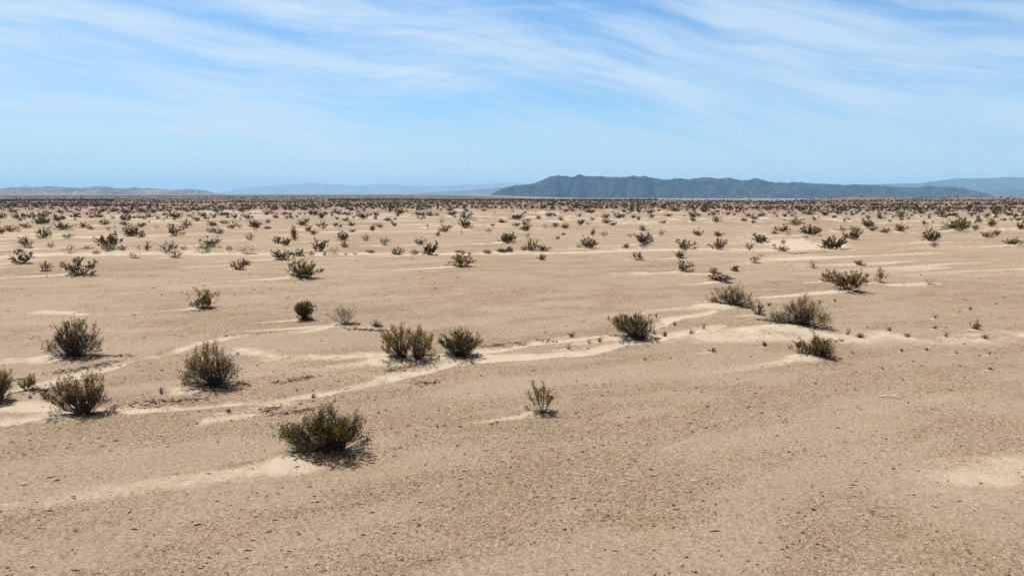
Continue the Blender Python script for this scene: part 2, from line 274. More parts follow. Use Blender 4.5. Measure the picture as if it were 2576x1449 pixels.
def terrain(X, Y):
    """height, sand cover of the ground at X, Y (flat arrays)"""
    r = np.hypot(X, Y); az = np.degrees(np.arctan2(X, Y))
    far = sstep(25, 120, r)
    z = (fbm(X / 14, Y / 14, 3, 31) - .5) * (.09 + .30 * far) + (fbm(X / 2.2, Y / 2.2, 3, 41) - .5) * .045
    z = z + (fbm(X / 70, Y / 70, 3, 51) - .5) * 1.0 * sstep(90, 320, r)
    # the plain breaks off gently beyond a crest on one side; on the other it runs on to the dune hills
    dip = sstep(-6, 7, az) * (np.abs(az) < 80)
    z = z - drop(r) - dip * 45 * sstep(760, 3000, r) - (1 - dip) * (1.6 * sstep(700, 1300, r) - 3.2 * sstep(1500, 6000, r))
    z = z + sstep(21, 27, az) * (az < 70) * 4.2 * np.exp(-((r - 900) / 190) ** 2) * (.55 + .9 * fbm(X / 45, Y / 45, 3, 61))
    sand = np.zeros(X.shape)
    # wind-laid streaks running with the drifts
    q = X * WIND[0] + Y * WIND[1]; p = X * WPER[0] + Y * WPER[1]
    p2 = p + 1.2 * (fbm(q / 9, p / 9, 2, 71) - .5)
    st = fbm(q / 16 + 3, p2 / 1.5, 3, 81)
    st2 = fbm(q / 45, p2 / 4.5 + 9, 3, 85)
    amt = sstep(.54, .70, st) * sstep(44, 80, r) * sstep(.42, .60, fbm(X / 30, Y / 40, 2, 91)) * .9
    amt = np.maximum(amt, sstep(.55, .68, st2) * sstep(120, 260, r) * (.55 - .30 * sstep(220, 450, r)))
    sand = np.maximum(sand, amt); z = z + amt * .06
    for P, hw, dep, ss, soft in WASH:
        m = (X > P[:, 0].min() - 6) & (X < P[:, 0].max() + 6) & (Y > P[:, 1].min() - 6) & (Y < P[:, 1].max() + 6)
        if not m.any(): continue
        xs, ys = X[m], Y[m]
        d = seg_dist(xs, ys, P) + ((fbm(xs / .9, ys / .9, 3, 101) - .5) * .6 + (fbm(xs / 3.5, ys / 3.5, 2, 105) - .5) * .7) * hw / .4 * (1.0 if hw < .7 else .8)
        k = sstep(hw * 1.15 + soft * 2.0, hw * .75 - soft * .4, d)
        z[m] = z[m] - dep * .95 * sstep(hw + .20, hw - .08, d) * (.35 + 1.1 * fbm(xs / 2.2, ys / 2.2, 2, 103))
        brk = .58 + .65 * sstep(.32, .60, fbm(xs / 1.6, ys / 1.6, 3, 107)) if hw < 1 else 1.0
        sand[m] = np.maximum(sand[m], np.clip(ss * k * brk, 0, 1))
    for (mx, my, mw, mh, tl) in MOUNDS:
        m = (np.abs(X - mx) < tl + 2 * mw) & (np.abs(Y - my) < tl + 2 * mw)
        if not m.any(): continue
        dx, dy = X[m] - mx, Y[m] - my
        q = dx * WIND[0] + dy * WIND[1]; p = dx * WPER[0] + dy * WPER[1]
        p = p + (fbm(q / (1.6 * mw + .1), p * 0 + mx, 2, 111) - .5) * .35 * mw
        g = np.exp(-((q - .42 * mw) / (.48 * mw)) ** 2 - (p / (.42 * mw)) ** 2)
        u = np.clip(q / max(tl, .01), 0, 1); q0 = .22 * mw
        hw = (.46 * mw * (1 - u) ** .7 + .02) if mw < 1.55 or mx * mx + my * my > 1600 else (.30 * mw * (1 + .7 * u) * (1 - u ** 6) + .02)
        tail = sstep(1.0, .1 if mx * mx + my * my < 1600 else .35, np.abs(p) / hw) * sstep(-.12 * mw, .40 * mw, q) * (q < tl)
        z[m] = z[m] + mh * .52 * np.maximum(g, tail * .6 * (1 - u) ** 2.0)
        cover = np.maximum(tail * ((.95 - .80 * u ** .5) if mw > 1.55 and mx * mx + my * my < 1600 else (1 - .5 * u)), sstep(.2, .8, g) * .85) * (1 if mh > .06 * mw else .75)
        sand[m] = np.maximum(sand[m], cover)
    return z, sand * (1 - .55 * sstep(170, 420, r))

# ------------------------------------------------------------------ materials
def mat(name):
    m = bpy.data.materials.new(name); m.use_nodes = True
    return m, NT(m.node_tree)
def finish(t, bsdf):
    o = t.n('ShaderNodeOutputMaterial'); t.t.links.new(bsdf, o.inputs[0])
def gritmap(X, Y):
    q = X * WIND[0] + Y * WIND[1]; p = X * WPER[0] + Y * WPER[1]
    return .6 * fbm(q / 3.4, p / 1.3, 4, 201) + .4 * fbm(q / 11, p / 5, 3, 207)
def ground_material():
    m, t = mat('desert_pavement')
    ge = t.n('ShaderNodeNewGeometry'); pos = ge.outputs['Position']
    sp = t.n('ShaderNodeSeparateXYZ'); t.t.links.new(pos, sp.inputs[0])
    dist = t.m('SQRT', t.m('ADD', t.m('POWER', sp.outputs[0], 2.0), t.m('POWER', sp.outputs[1], 2.0)))
    at = t.n('ShaderNodeAttribute', attribute_name='sand'); sand = at.outputs['Fac']
    n_big = t.noise(pos, .055, 4, .6); n_mid = t.noise(pos, .55, 5, .62); n_pat = t.noise(pos, 2.6, 5, .65)
    n_fine = t.noise(pos, 13.0, 5, .72); n_grit = t.noise(pos, 42.0, 4, .75)
    # gravel sheet: tan, pinkish and yellowish stones
    c = t.mix(t.sm(n_big, .35, .65), rgb(0.285, 0.199, 0.128), rgb(0.311, 0.227, 0.151))
    c = t.mix(t.m('MULTIPLY', t.sm(n_mid, .42, .68), .55), c, rgb(0.318, 0.210, 0.144))
    c = t.mix(t.m('MULTIPLY', t.sm(n_pat, .50, .70), .45), c, rgb(0.348, 0.266, 0.174))
    vo = t.n('ShaderNodeTexVoronoi'); vo.inputs['Scale'].default_value = 24.0; t.t.links.new(pos, vo.inputs['Vector'])
    vs = t.n('ShaderNodeSeparateColor'); t.t.links.new(vo.outputs['Color'], vs.inputs[0])
    stones = t.n('ShaderNodeValToRGB'); cr = stones.color_ramp; cr.interpolation = 'CONSTANT'
    cols = [(0, (0.148, 0.101, 0.066)), (.10, (0.244, 0.168, 0.108)), (.35, (0.318, 0.227, 0.154)), (.58, (0.348, 0.238, 0.174)), (.72, (0.385, 0.301, 0.203)), (.90, (0.444, 0.364, 0.269))]
    cr.elements[0].position = 0; cr.elements[0].color = rgb(*cols[0][1]); cr.elements[1].position = cols[1][0]; cr.elements[1].color = rgb(*cols[1][1])
    for p_, c_ in cols[2:]: e = cr.elements.new(p_); e.color = rgb(*c_)
    t.t.links.new(vs.outputs[0], stones.inputs[0])
    c = t.mix(.74, c, stones.outputs[0])
    c = t.mix(1.0, c, rgb(1.025, 1.025, 1.005), 'MULTIPLY')
    speck = t.sm(n_fine, .62, .72)
    c = t.mix(t.m('MULTIPLY', speck, t.sm(n_mid, .35, .6, .2, .7)), c, rgb(0.126, 0.084, 0.052))
    c = t.mix(t.m('MULTIPLY', t.sm(n_grit, .56, .72), .45), c, rgb(0.459, 0.364, 0.255))
    # gravel darkened in broad uneven sheets, more with distance: self-shading painted in
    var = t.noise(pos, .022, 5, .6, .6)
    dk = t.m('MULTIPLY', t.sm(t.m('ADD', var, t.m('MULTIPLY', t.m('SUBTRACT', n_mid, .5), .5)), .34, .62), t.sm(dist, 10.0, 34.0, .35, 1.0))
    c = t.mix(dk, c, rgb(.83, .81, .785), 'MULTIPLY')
    pk = t.noise(pos, .32, 5, .68)
    c = t.mix(t.sm(pk, .52, .70), c, rgb(1.03, .96, .945), 'MULTIPLY')
    c = t.mix(t.sm(pk, .46, .34), c, rgb(.94, .97, .88), 'MULTIPLY')
    gat = t.n('ShaderNodeAttribute', attribute_name='grit'); grit = t.sm(gat.outputs['Fac'], .38, .62)
    c = t.mix(t.m('MULTIPLY', t.m('SUBTRACT', 1.0, grit), .32), c, rgb(.345, .270, .193))
    c = t.mix(t.m('MULTIPLY', grit, .32), c, rgb(.88, .855, .83), 'MULTIPLY')
    c = t.mix(t.sm(dist, 110.0, 420.0), c, rgb(.66, .60, .61), 'MULTIPLY')
    # bare wind-blown sand
    sc = t.mix(t.sm(n_pat, .3, .7), rgb(.41, .328, .232), rgb(.455, .372, .272))
    sc = t.mix(t.m('MULTIPLY', t.sm(n_grit, .56, .74), .30), sc, rgb(0.296, 0.210, 0.131))
    mpw = t.n('ShaderNodeMapping'); mpw.vector_type = 'TEXTURE'; mpw.inputs['Rotation'].default_value = (0, 0, R(21.7)); mpw.inputs['Scale'].default_value = (9.0, 1.0, 1.0); t.t.links.new(pos, mpw.inputs[0])
    sw = t.noise(mpw.outputs[0], .42, 5, .6, .3)
    c = t.mix(t.m('MULTIPLY', t.sm(sw, .52, .70), .15), c, sc)
    c = t.mix(t.m('MULTIPLY', t.sm(sw, .46, .34), .14), c, rgb(.80, .77, .74), 'MULTIPLY')
    thr = t.m('ADD', sand, t.m('MULTIPLY', t.m('SUBTRACT', t.m('ADD', t.m('MULTIPLY', n_fine, .6), t.m('MULTIPLY', n_pat, .6)), .6), 1.1))
    sm = t.m('MULTIPLY', t.sm(thr, .14, .85), .96)
    sm = t.m('MULTIPLY', sm, t.sm(sand, .02, .15))
    c = t.mix(sm, c, sc)
    # the far plain: scrub cover seen edge-on, in bands with pale bare flats between
    bandv = t.comb(t.m('MULTIPLY', sp.outputs[0], .0011), t.m('MULTIPLY', sp.outputs[1], .0045), 0.0)
    nb = t.noise(bandv, 1.0, 6, .65, .4)
    nb2 = t.noise(t.comb(t.m('MULTIPLY', sp.outputs[0], .012), t.m('MULTIPLY', sp.outputs[1], .012), 0.0), 1.0, 4, .7)
    scrub = t.m('MULTIPLY', t.sm(t.m('ADD', t.m('MULTIPLY', nb, .65), t.m('MULTIPLY', nb2, .35)), .42, .58), t.sm(dist, 500.0, 1100.0))
    farpale = t.sm(dist, 4200.0, 6500.0)
    c = t.mix(t.sm(dist, 700.0, 1500.0), c, rgb(0.178, 0.126, 0.098))
    c = t.mix(t.m('MULTIPLY', scrub, t.m('SUBTRACT', 1.0, t.m('MULTIPLY', farpale, .75))), c, rgb(0.041, 0.035, 0.026))
    c = t.mix(t.m('MULTIPLY', farpale, .7), c, rgb(0.266, 0.196, 0.151))
    b = t.n('ShaderNodeBsdfPrincipled'); t.t.links.new(c, b.inputs['Base Color']); b.inputs['Roughness'].default_value = .95
    b.inputs['Specular IOR Level'].default_value = .15
    hgt = t.m('ADD', t.m('MULTIPLY', n_fine, t.m('SUBTRACT', 1.0, t.m('MULTIPLY', sm, .75))), t.m('MULTIPLY', n_grit, .25))
    rip = t.n('ShaderNodeTexWave'); rip.inputs['Scale'].default_value = 2.2; rip.inputs['Distortion'].default_value = 5; rip.inputs['Detail'].default_value = 3
    mp = t.n('ShaderNodeMapping'); mp.inputs['Rotation'].default_value = (0, 0, R(-22)); t.t.links.new(pos, mp.inputs[0]); t.t.links.new(mp.outputs[0], rip.inputs[0])
    hgt = t.m('ADD', hgt, t.m('MULTIPLY', rip.outputs['Fac'], t.m('MULTIPLY', sm, .18)))
    bp = t.n('ShaderNodeBump'); bp.inputs['Strength'].default_value = 1.0; bp.inputs['Distance'].default_value = .055
    t.t.links.new(hgt, bp.inputs['Height']); t.t.links.new(bp.outputs[0], b.inputs['Normal'])
    finish(t, b.outputs[0]); return m
def leaf_material(name, cols, trans=.28):
    m, t = mat(name)
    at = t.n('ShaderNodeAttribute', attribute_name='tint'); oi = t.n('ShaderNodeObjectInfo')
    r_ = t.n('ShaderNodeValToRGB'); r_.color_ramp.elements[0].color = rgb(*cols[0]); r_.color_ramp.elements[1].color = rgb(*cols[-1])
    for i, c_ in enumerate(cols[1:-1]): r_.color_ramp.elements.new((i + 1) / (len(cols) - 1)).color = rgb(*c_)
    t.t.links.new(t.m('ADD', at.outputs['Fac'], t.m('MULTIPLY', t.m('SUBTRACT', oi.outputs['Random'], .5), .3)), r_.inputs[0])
    b = t.n('ShaderNodeBsdfPrincipled'); b.inputs['Roughness'].default_value = .6; b.inputs['Specular IOR Level'].default_value = .25
    t.t.links.new(r_.outputs[0], b.inputs['Base Color'])
    tr = t.n('ShaderNodeBsdfTranslucent'); t.t.links.new(r_.outputs[0], tr.inputs[0])
    mx = t.n('ShaderNodeMixShader'); mx.inputs[0].default_value = trans
    t.t.links.new(b.outputs[0], mx.inputs[1]); t.t.links.new(tr.outputs[0], mx.inputs[2])
    finish(t, mx.outputs[0]); return m
def plain_material(name, c0, c1, scale=8.0, rough=.85, bump=0.0, obj=True):
    m, t = mat(name)
    tc = t.n('ShaderNodeTexCoord'); v = tc.outputs['Object']
    n = t.noise(v, scale, 5, .65)
    c = t.mix(t.sm(n, .35, .65), rgb(*c0), rgb(*c1))
    b = t.n('ShaderNodeBsdfPrincipled'); t.t.links.new(c, b.inputs['Base Color']); b.inputs['Roughness'].default_value = rough
    b.inputs['Specular IOR Level'].default_value = .2
    finish(t, b.outputs[0]); return m
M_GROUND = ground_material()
M_LEAF = {
 'd': leaf_material('dark_olive_leaves', [(.042, .026, .008), (.118, .075, .018), (.28, .185, .045)]),
 'o': leaf_material('olive_leaves', [(.054, .033, .010), (.175, .112, .024), (.42, .28, .065)]),
 'y': leaf_material('yellow_olive_leaves', [(.10, .070, .020), (.20, .145, .040), (.33, .25, .075)]),
 'b': leaf_material('brown_dry_leaves', [(.075, .048, .026), (.135, .085, .045), (.21, .14, .075)], .15),
 'r': leaf_material('reddish_dry_leaves', [(.10, .05, .03), (.17, .085, .05), (.24, .13, .08)], .15),
 'g': leaf_material('grey_dry_leaves', [(.075, .062, .040), (.14, .115, .075), (.22, .19, .135)], .15),
}
M_STEM = plain_material('dark_twigs', (.030, .022, .014), (.075, .054, .034), 14)
M_GREYSTEM = plain_material('grey_twigs', (.12, .10, .082), (.27, .23, .19), 14)

# ------------------------------------------------------------------ the ground sheet
def build_ground():
    dep = np.arange(58.0, 0.26, -0.05)
    rows = np.concatenate([[.4, 1.2, 2.4], CAMH / np.tan(np.radians(dep)), np.geomspace(1420, 35000, 66)])
    cols = np.concatenate([np.arange(-46, 46, 0.102), np.arange(46, 314, 2.0)])
    A = np.radians(cols); nr, nc = len(rows), len(cols)
    X = (rows[:, None] * np.sin(A)[None]).ravel(); Y = (rows[:, None] * np.cos(A)[None]).ravel()
    z, sand = terrain(X, Y)
    i = np.arange(nr - 1)[:, None] * nc; j = np.arange(nc)[None]; jn = (j + 1) % nc
    F = np.stack([i + j, i + nc + j, i + nc + jn, i + jn], -1).reshape(-1, 4)
    F = F[:, ::-1]
    V = np.stack([X, Y, z], -1)
    V = np.concatenate([V, [[0, 0, z[:nc].mean()]]]); sand = np.concatenate([sand, [0]])
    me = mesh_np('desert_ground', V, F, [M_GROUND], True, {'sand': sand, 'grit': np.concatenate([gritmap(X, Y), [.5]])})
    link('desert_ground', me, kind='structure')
build_ground()
def zat(x, y): return float(terrain(np.array([x], float), np.array([y], float))[0][0])

# ------------------------------------------------------------------ far hills and mountains
def rock_material(name, c0, c1, c2, sc):
    m, t = mat(name)
    ge = t.n('ShaderNodeNewGeometry'); pos = ge.outputs['Position']
    n = t.noise(pos, sc, 6, .65); n2 = t.noise(pos, sc * 5, 6, .7)
    c = t.mix(t.sm(n, .40, .62), rgb(*c0), rgb(*c1))
    c = t.mix(t.m('MULTIPLY', t.sm(n2, .48, .66), .55), c, rgb(*c2))
    b = t.n('ShaderNodeBsdfPrincipled'); t.t.links.new(c, b.inputs['Base Color']); b.inputs['Roughness'].default_value = .95
    b.inputs['Specular IOR Level'].default_value = .1
    bp = t.n('ShaderNodeBump'); bp.inputs['Strength'].default_value = .8; bp.inputs['Distance'].default_value = .3 / sc
    t.t.links.new(n2, bp.inputs['Height']); t.t.links.new(bp.outputs[0], b.inputs['Normal'])
    finish(t, b.outputs[0]); return m
def mountain(name, prof, D, depth, base, material, spur, rough, step=1.6, nrow=46, seed=0, shape=1.25):
    px = np.array([p[0] for p in prof], float); py = np.array([p[1] for p in prof], float)
    xs = np.arange(px.min(), px.max() + .1, step); ys = np.interp(xs, px, py)
    ys = ys + (fbm(xs / 8.0, xs * 0 + seed, 5, seed, .62) - .5) * rough * 1.5
    fade = sstep(px.min(), px.min() + 12, xs) * sstep(px.max(), px.max() - 12, xs)
    RX, RZ = [], []
    for a, b in zip(xs, ys):
        d = ray(a, b); t_ = D / d[1]; RX.append(d[0] * t_); RZ.append(CAMH + d[2] * t_)
    RX, RZ = np.array(RX), np.array(RZ)
    H = np.maximum(RZ - base, 1.0) 
    ss = np.concatenate([np.linspace(-.8, -.1, 8), np.linspace(0, 1, nrow)])   # behind crest .. crest .. foot
    V = []
    for s in ss:
        yy = D - s * depth; k = yy / D
        x = RX * k
        if s <= 0: h = H * np.clip(1 + s * 1.25, 0, 1)
        else:
            n = fbm(x / (depth * .16), x * 0 + s * 1.6 + seed, 4, seed + 9)
            rid = 1 - np.abs(2 * fbm(x / (depth * .26) + 1.1 * (fbm(x / (depth * .2), x * 0 + s * 2, 2, seed + 5)), x * 0 + s * .9, 3, seed + 13) - 1)
            fine = fbm(x / (depth * .02), x * 0 + s * 14, 3, seed + 21)
            h = H * ((1 - s) ** shape) * (1 + 0 * s) + H * spur * ((rid - .72) * 1.9 + (n - .5) * .8 + (fine - .5) * .22) * (s * (1 - s)) ** .7 * 1.7
            h = np.minimum(h, H * (1 - .25 * s))
        V.append(np.stack([x, np.full_like(x, yy), base + np.maximum(h, 0) - 3.0 * (s >= .999)], -1))
    V = np.array(V); nr, nc = V.shape[:2]
    i = np.arange(nr - 1)[:, None] * nc; j = np.arange(nc - 1)[None]
    F = np.stack([i + j, i + nc + j, i + nc + j + 1, i + j + 1], -1).reshape(-1, 4)
    link(name, mesh_np(name, V.reshape(-1, 3), F, [material], True), kind='structure')
def zz(pts, ox, oy=480): return [((ox + x * .31056) * .85867, (oy + y * .31056) * .85867) for x, y in pts]
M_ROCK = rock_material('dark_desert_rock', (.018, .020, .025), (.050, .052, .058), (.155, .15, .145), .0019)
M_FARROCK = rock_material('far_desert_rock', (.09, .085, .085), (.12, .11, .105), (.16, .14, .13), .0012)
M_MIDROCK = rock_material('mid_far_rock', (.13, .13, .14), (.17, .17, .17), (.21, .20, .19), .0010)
M_HAZEROCK = rock_material('hazed_far_rock', (.25, .25, .26), (.29, .29, .29), (.33, .32, .31), .0008)  # haze fade painted into the base colour of the faintest ranges
M_DUNE = rock_material('dune_hill_rock', (.13, .13, .14), (.25, .215, .19), (.60, .50, .41), .0028)
main = zz([(-30, 335), (0, 262), (100, 225), (200, 205), (300, 198), (370, 185), (450, 152), (530, 118), (600, 110), (680, 120), (740, 125), (770, 110), (795, 100), (850, 115), (900, 122), (1000, 118), (1150, 128), (1250, 124), (1310, 112), (1350, 120), (1400, 116), (1480, 132), (1550, 145), (1620, 150), (1680, 143), (1760, 138), (1830, 150), (1900, 135), (1980, 128), (2050, 132), (2100, 140), (2200, 132), (2250, 140), (2330, 160), (2390, 155), (2430, 140), (2480, 137)], 1450)
main += zz([(50, 138), (100, 150), (160, 165), (240, 178), (280, 173), (340, 182), (420, 172), (500, 178), (600, 188), (680, 190), (800, 192), (880, 200), (1000, 193), (1100, 200), (1200, 205), (1300, 214), (1450, 225), (1560, 228), (1650, 208), (1750, 215), (1850, 212), (1950, 222), (2050, 240), (2150, 262), (2230, 285), (2330, 322), (2400, 340)], 2200)
main[0] = (1226, 497)
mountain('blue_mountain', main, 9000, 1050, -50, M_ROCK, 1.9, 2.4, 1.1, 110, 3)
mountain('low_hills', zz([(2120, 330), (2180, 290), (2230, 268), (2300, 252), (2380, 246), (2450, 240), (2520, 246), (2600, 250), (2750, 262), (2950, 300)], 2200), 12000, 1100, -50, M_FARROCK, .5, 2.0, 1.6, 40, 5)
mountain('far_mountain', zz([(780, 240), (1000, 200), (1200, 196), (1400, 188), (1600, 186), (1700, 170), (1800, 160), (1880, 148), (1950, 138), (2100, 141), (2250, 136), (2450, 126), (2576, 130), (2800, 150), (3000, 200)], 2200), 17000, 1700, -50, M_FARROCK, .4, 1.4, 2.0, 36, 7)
mountain('faint_mountain', zz([(-420, 290), (-150, 232), (0, 215), (130, 205), (250, 200), (400, 190), (480, 178), (600, 185), (700, 195), (900, 205), (1050, 203), (1190, 192), (1330, 198), (1450, 210), (1600, 205), (1800, 205), (1950, 200), (2100, 190), (2200, 190), (2400, 182), (2500, 188), (2700, 190), (2900, 215), (3300, 290)], 750), 27000, 5000, -30, M_HAZEROCK, .4, 1.6, 2.0, 36, 9)
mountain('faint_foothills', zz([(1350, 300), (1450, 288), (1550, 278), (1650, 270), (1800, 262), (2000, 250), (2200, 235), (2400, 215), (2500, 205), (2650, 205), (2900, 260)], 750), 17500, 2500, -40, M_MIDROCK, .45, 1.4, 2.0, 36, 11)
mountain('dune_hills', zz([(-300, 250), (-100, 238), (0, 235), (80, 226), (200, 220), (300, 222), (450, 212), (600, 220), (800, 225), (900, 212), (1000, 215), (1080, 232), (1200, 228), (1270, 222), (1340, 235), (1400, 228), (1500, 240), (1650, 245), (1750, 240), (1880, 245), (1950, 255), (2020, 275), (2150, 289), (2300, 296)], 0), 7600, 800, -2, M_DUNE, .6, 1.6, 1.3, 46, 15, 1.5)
mountain('far_peak', zz([(140, 240), (180, 214), (230, 204), (275, 212), (320, 240)], 0), 22000, 2000, -10, M_HAZEROCK, .3, .8, 1.6, 20, 17)

# ------------------------------------------------------------------ bushes
class Geo:
    def __init__(s): s.V = []; s.F = []; s.T = []; s.n = 0
    def quads(s, V, tint):            # V (k,4,3)
        k = len(V)
        s.V.append(V.reshape(-1, 3)); s.F.append((np.arange(k * 4).reshape(-1, 4) + s.n)); s.T.append(np.repeat(tint, 4)); s.n += 4 * k
    def tube(s, P, r0, r1):
        P = np.asarray(P); n = len(P); rr = np.linspace(r0, r1, n)
        d = np.gradient(P, axis=0); d /= np.linalg.norm(d, axis=1)[:, None] + 1e-9
        a = np.cross(d, [0.31, .2, .93]); a /= np.linalg.norm(a, axis=1)[:, None] + 1e-9; b = np.cross(d, a)
        ring = []
        for k in range(3):
            th = 2 * math.pi * k / 3; ring.append(P + rr[:, None] * (a * math.cos(th) + b * math.sin(th)))
        V = np.stack(ring, 1).reshape(-1, 3)
        F = []
        for i in range(n - 1):
            for k in range(3):
                F.append((i * 3 + k, i * 3 + (k + 1) % 3, (i + 1) * 3 + (k + 1) % 3, (i + 1) * 3 + k))
        s.V.append(V); s.F.append(np.array(F) + s.n); s.T.append(np.zeros(len(V))); s.n += len(V)
    def mesh(s, name, material):
        if not s.V: return None
        return mesh_np(name, np.concatenate(s.V), np.concatenate(s.F), [material], False, {'tint': np.concatenate(s.T)})
def leaves(g, P, axis, size, tint):
    """leaf faces at points P, long side roughly along axis"""
    k = len(P)
    a = axis + rg.normal(0, .55, (k, 3)); a /= np.linalg.norm(a, axis=1)[:, None]
    b = np.cross(a, rg.normal(0, 1, (k, 3))); b /= np.linalg.norm(b, axis=1)[:, None] + 1e-9
    l = size * rg.uniform(.6, 1.4, (k, 1)); wd = l * rg.uniform(.35, .6, (k, 1))
    V = np.stack([P - a * l * .5, P + b * wd * .5, P + a * l * .5, P - b * wd * .5], 1)
    g.quads(V, tint)
def make_bush(seed, W, H, look, lean=0.0, fine=1.0, tufts=None, bases=(0.0,)):
    """stems and foliage of one bush, W wide and H high, standing at the origin"""
    global rg
    rg = np.random.default_rng(seed)
    gs, gl = Geo(), Geo()
    P = dict(big=(74, 4, 32, .72, .34), dense=(90, 5, 30, .55, .10), twin=(120, 4, 34, .55, .12), open=(54, 4, 30, .70, .20), thin=(18, 4, 34, .9, .12), grey=(36, 4, 9, .9, .2),
             d=(34, 4, 19, .65, .05), o=(22, 4, 15, .8, .05), y=(22, 4, 17, .8, .05), b=(28, 4, 16, .35, .0), r=(20, 3, 10, .5, .0), g=(26, 3, 8, .7, .1), s=(11, 3, 1, .9, .2), t=(24, 4, 18, .8, 0), w=(40, 5, 18, .9, .15))[look]
    ns, nb, nl, gap, skirt = P
    nl = int(nl * fine)
    if look in 'dotyg' and len(look) == 1:
        ns = max(8, int(ns * rg.uniform(.6, 1.25))); nl = max(3, int(nl * rg.uniform(.55, 1.3))); gap *= rg.uniform(.75, 1.35)
    lobes = rg.uniform(0, 2 * math.pi, 3); lamp = rg.uniform(.05, .2, 3)
    if tufts: ns = max(int(len(tufts) * 4.2), 24)
    for i in range(ns):
        ph = rg.uniform(0, 2 * math.pi); rho = math.sqrt(rg.uniform(0, 1))
        dome = look in 'dot'
        lob = 1 + sum(a * math.cos((k + 2) * (ph - l)) for k, (a, l) in enumerate(zip(lamp, lobes)))
        low = rg.uniform() < skirt
        rad = .5 * W * rho * lob
        top = H * (1 - (.42 if look in ('d', 'dense', 'b', 'twin') else .38) * rho ** 2.2) * rg.uniform(.70, 1.0)
        if dome: top = H * math.sqrt(max(.05, 1 - .93 * rho ** 2.4)) * rg.uniform(.55, 1.0)
        if look == 'b': top = H * math.sqrt(max(.12, 1 - .9 * rho ** 2)) * rg.uniform(.8, 1.0)
        if low: top = H * rg.uniform(.04, .22); rad = .5 * W * rg.uniform(.7, 1.12); 
        e = np.array([rad * math.cos(ph) + lean * top * 1.2, rad * math.sin(ph), top])
        bs = .045 * W
        if tufts and not low:
            tx, tu = tufts[i % len(tufts)]; dy = rg.normal(0, .17 * W)
            e = np.array([tx + rg.normal(0, .030 * W), dy, max(.06, (tu + rg.normal(0, .03 * W)) * 1.04 - dy * .22)])
        cx = 0.0
        if look == 'twin' and not tufts: cx = W * (.17 if i % 2 else -.20); e[0] = cx + .62 * e[0]
        if tufts: cx = min(bases, key=lambda q: abs(q - e[0]))
        b0 = np.array([cx + rg.normal(0, bs), rg.normal(0, bs), -.05])
        c = b0 * .5 + e * .5; c[2] *= (.95 if low else .80); c[:2] *= (1.0 if low else 1.12); c += rg.normal(0, .03 * W, 3)
        tt = np.linspace(0, 1, 5)[:, None]
        path = (1 - tt) ** 2 * b0 + 2 * tt * (1 - tt) * c + tt ** 2 * e
        path[1:] += rg.normal(0, .012 * W, (4, 3))
        path[1:, 2] = np.maximum(path[1:, 2], .02)
        gs.tube(path, .0085 * (W / 1.6) + .003, .0035)
        for k in range(nb):
            s = rg.uniform(.72 if tufts else .3 if low else .26 if dome else .42, .98); q = s * 4; i0 = min(int(q), 3); st = path[i0] + (path[i0 + 1] - path[i0]) * (q - i0)
            dr = path[i0 + 1] - path[i0]; dr /= np.linalg.norm(dr) + 1e-9
            dv = dr * .8 + rg.normal(0, .45, 3) + np.array([0, 0, .55 if not low else .12]); dv /= np.linalg.norm(dv)
            L = H * rg.uniform(.10, .26) * (1.0 if not low else .7)
            en = st + dv * L; en[2] = max(en[2], .02)
            if en[2] > H * 1.06 and not tufts: en[2] = H * rg.uniform(.92, 1.05)
            md = (st + en) / 2 + rg.normal(0, .02 * H, 3)
            gs.tube([st, md, en], .0035, .002)
            if look == 's': continue
            n = int(nl * rg.uniform(.4, 1.5) * (.45 if low else 1))
            if n < 1: continue
            tpos = rg.beta(2.2, 1.1, n)[:, None]
            Q = st + (en - st) * tpos * 1.15 + rg.normal(0, 1, (n, 3)) * np.array([.030, .030, .045]) * H * gap
            Q[:, 2] = np.maximum(Q[:, 2], .015)
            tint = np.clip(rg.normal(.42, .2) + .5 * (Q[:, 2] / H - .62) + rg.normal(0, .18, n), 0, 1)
            sz = (.037 if fine >= 1 and look in ('big', 'dense', 'twin', 'open', 'thin', 'grey') else .082) * (1 if look not in ('b',) else .8)
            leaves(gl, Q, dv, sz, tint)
    if look in ('big', 'dense', 'twin', 'open'):        # the dense dark heart of bare stems
        for i in range(int(ns * .9)):
            cx = float(bases[i % len(bases)]); ph = rg.uniform(0, 2 * math.pi); rad = W * .30 * math.sqrt(rg.uniform(0, 1)); top = H * rg.uniform(.30, .62) * (1 - .8 * rad / W)
            e = np.array([cx + rad * math.cos(ph) * (.7 if len(bases) > 1 else 1), rad * math.sin(ph) * .8, top]); b0 = np.array([cx + rg.normal(0, .04 * W), rg.normal(0, .04 * W), -.05])
            m_ = (b0 + e) / 2 + rg.normal(0, .02 * W, 3); gs.tube([b0, m_, e], .008, .003)
            for k in range(3):
                en = e + np.array([rg.normal(0, .07), rg.normal(0, .07), rg.uniform(.03, .16)]) * H; gs.tube([e + (m_ - e) * rg.uniform(0, .6), (e + en) / 2, en], .004, .002)
    return gs, gl
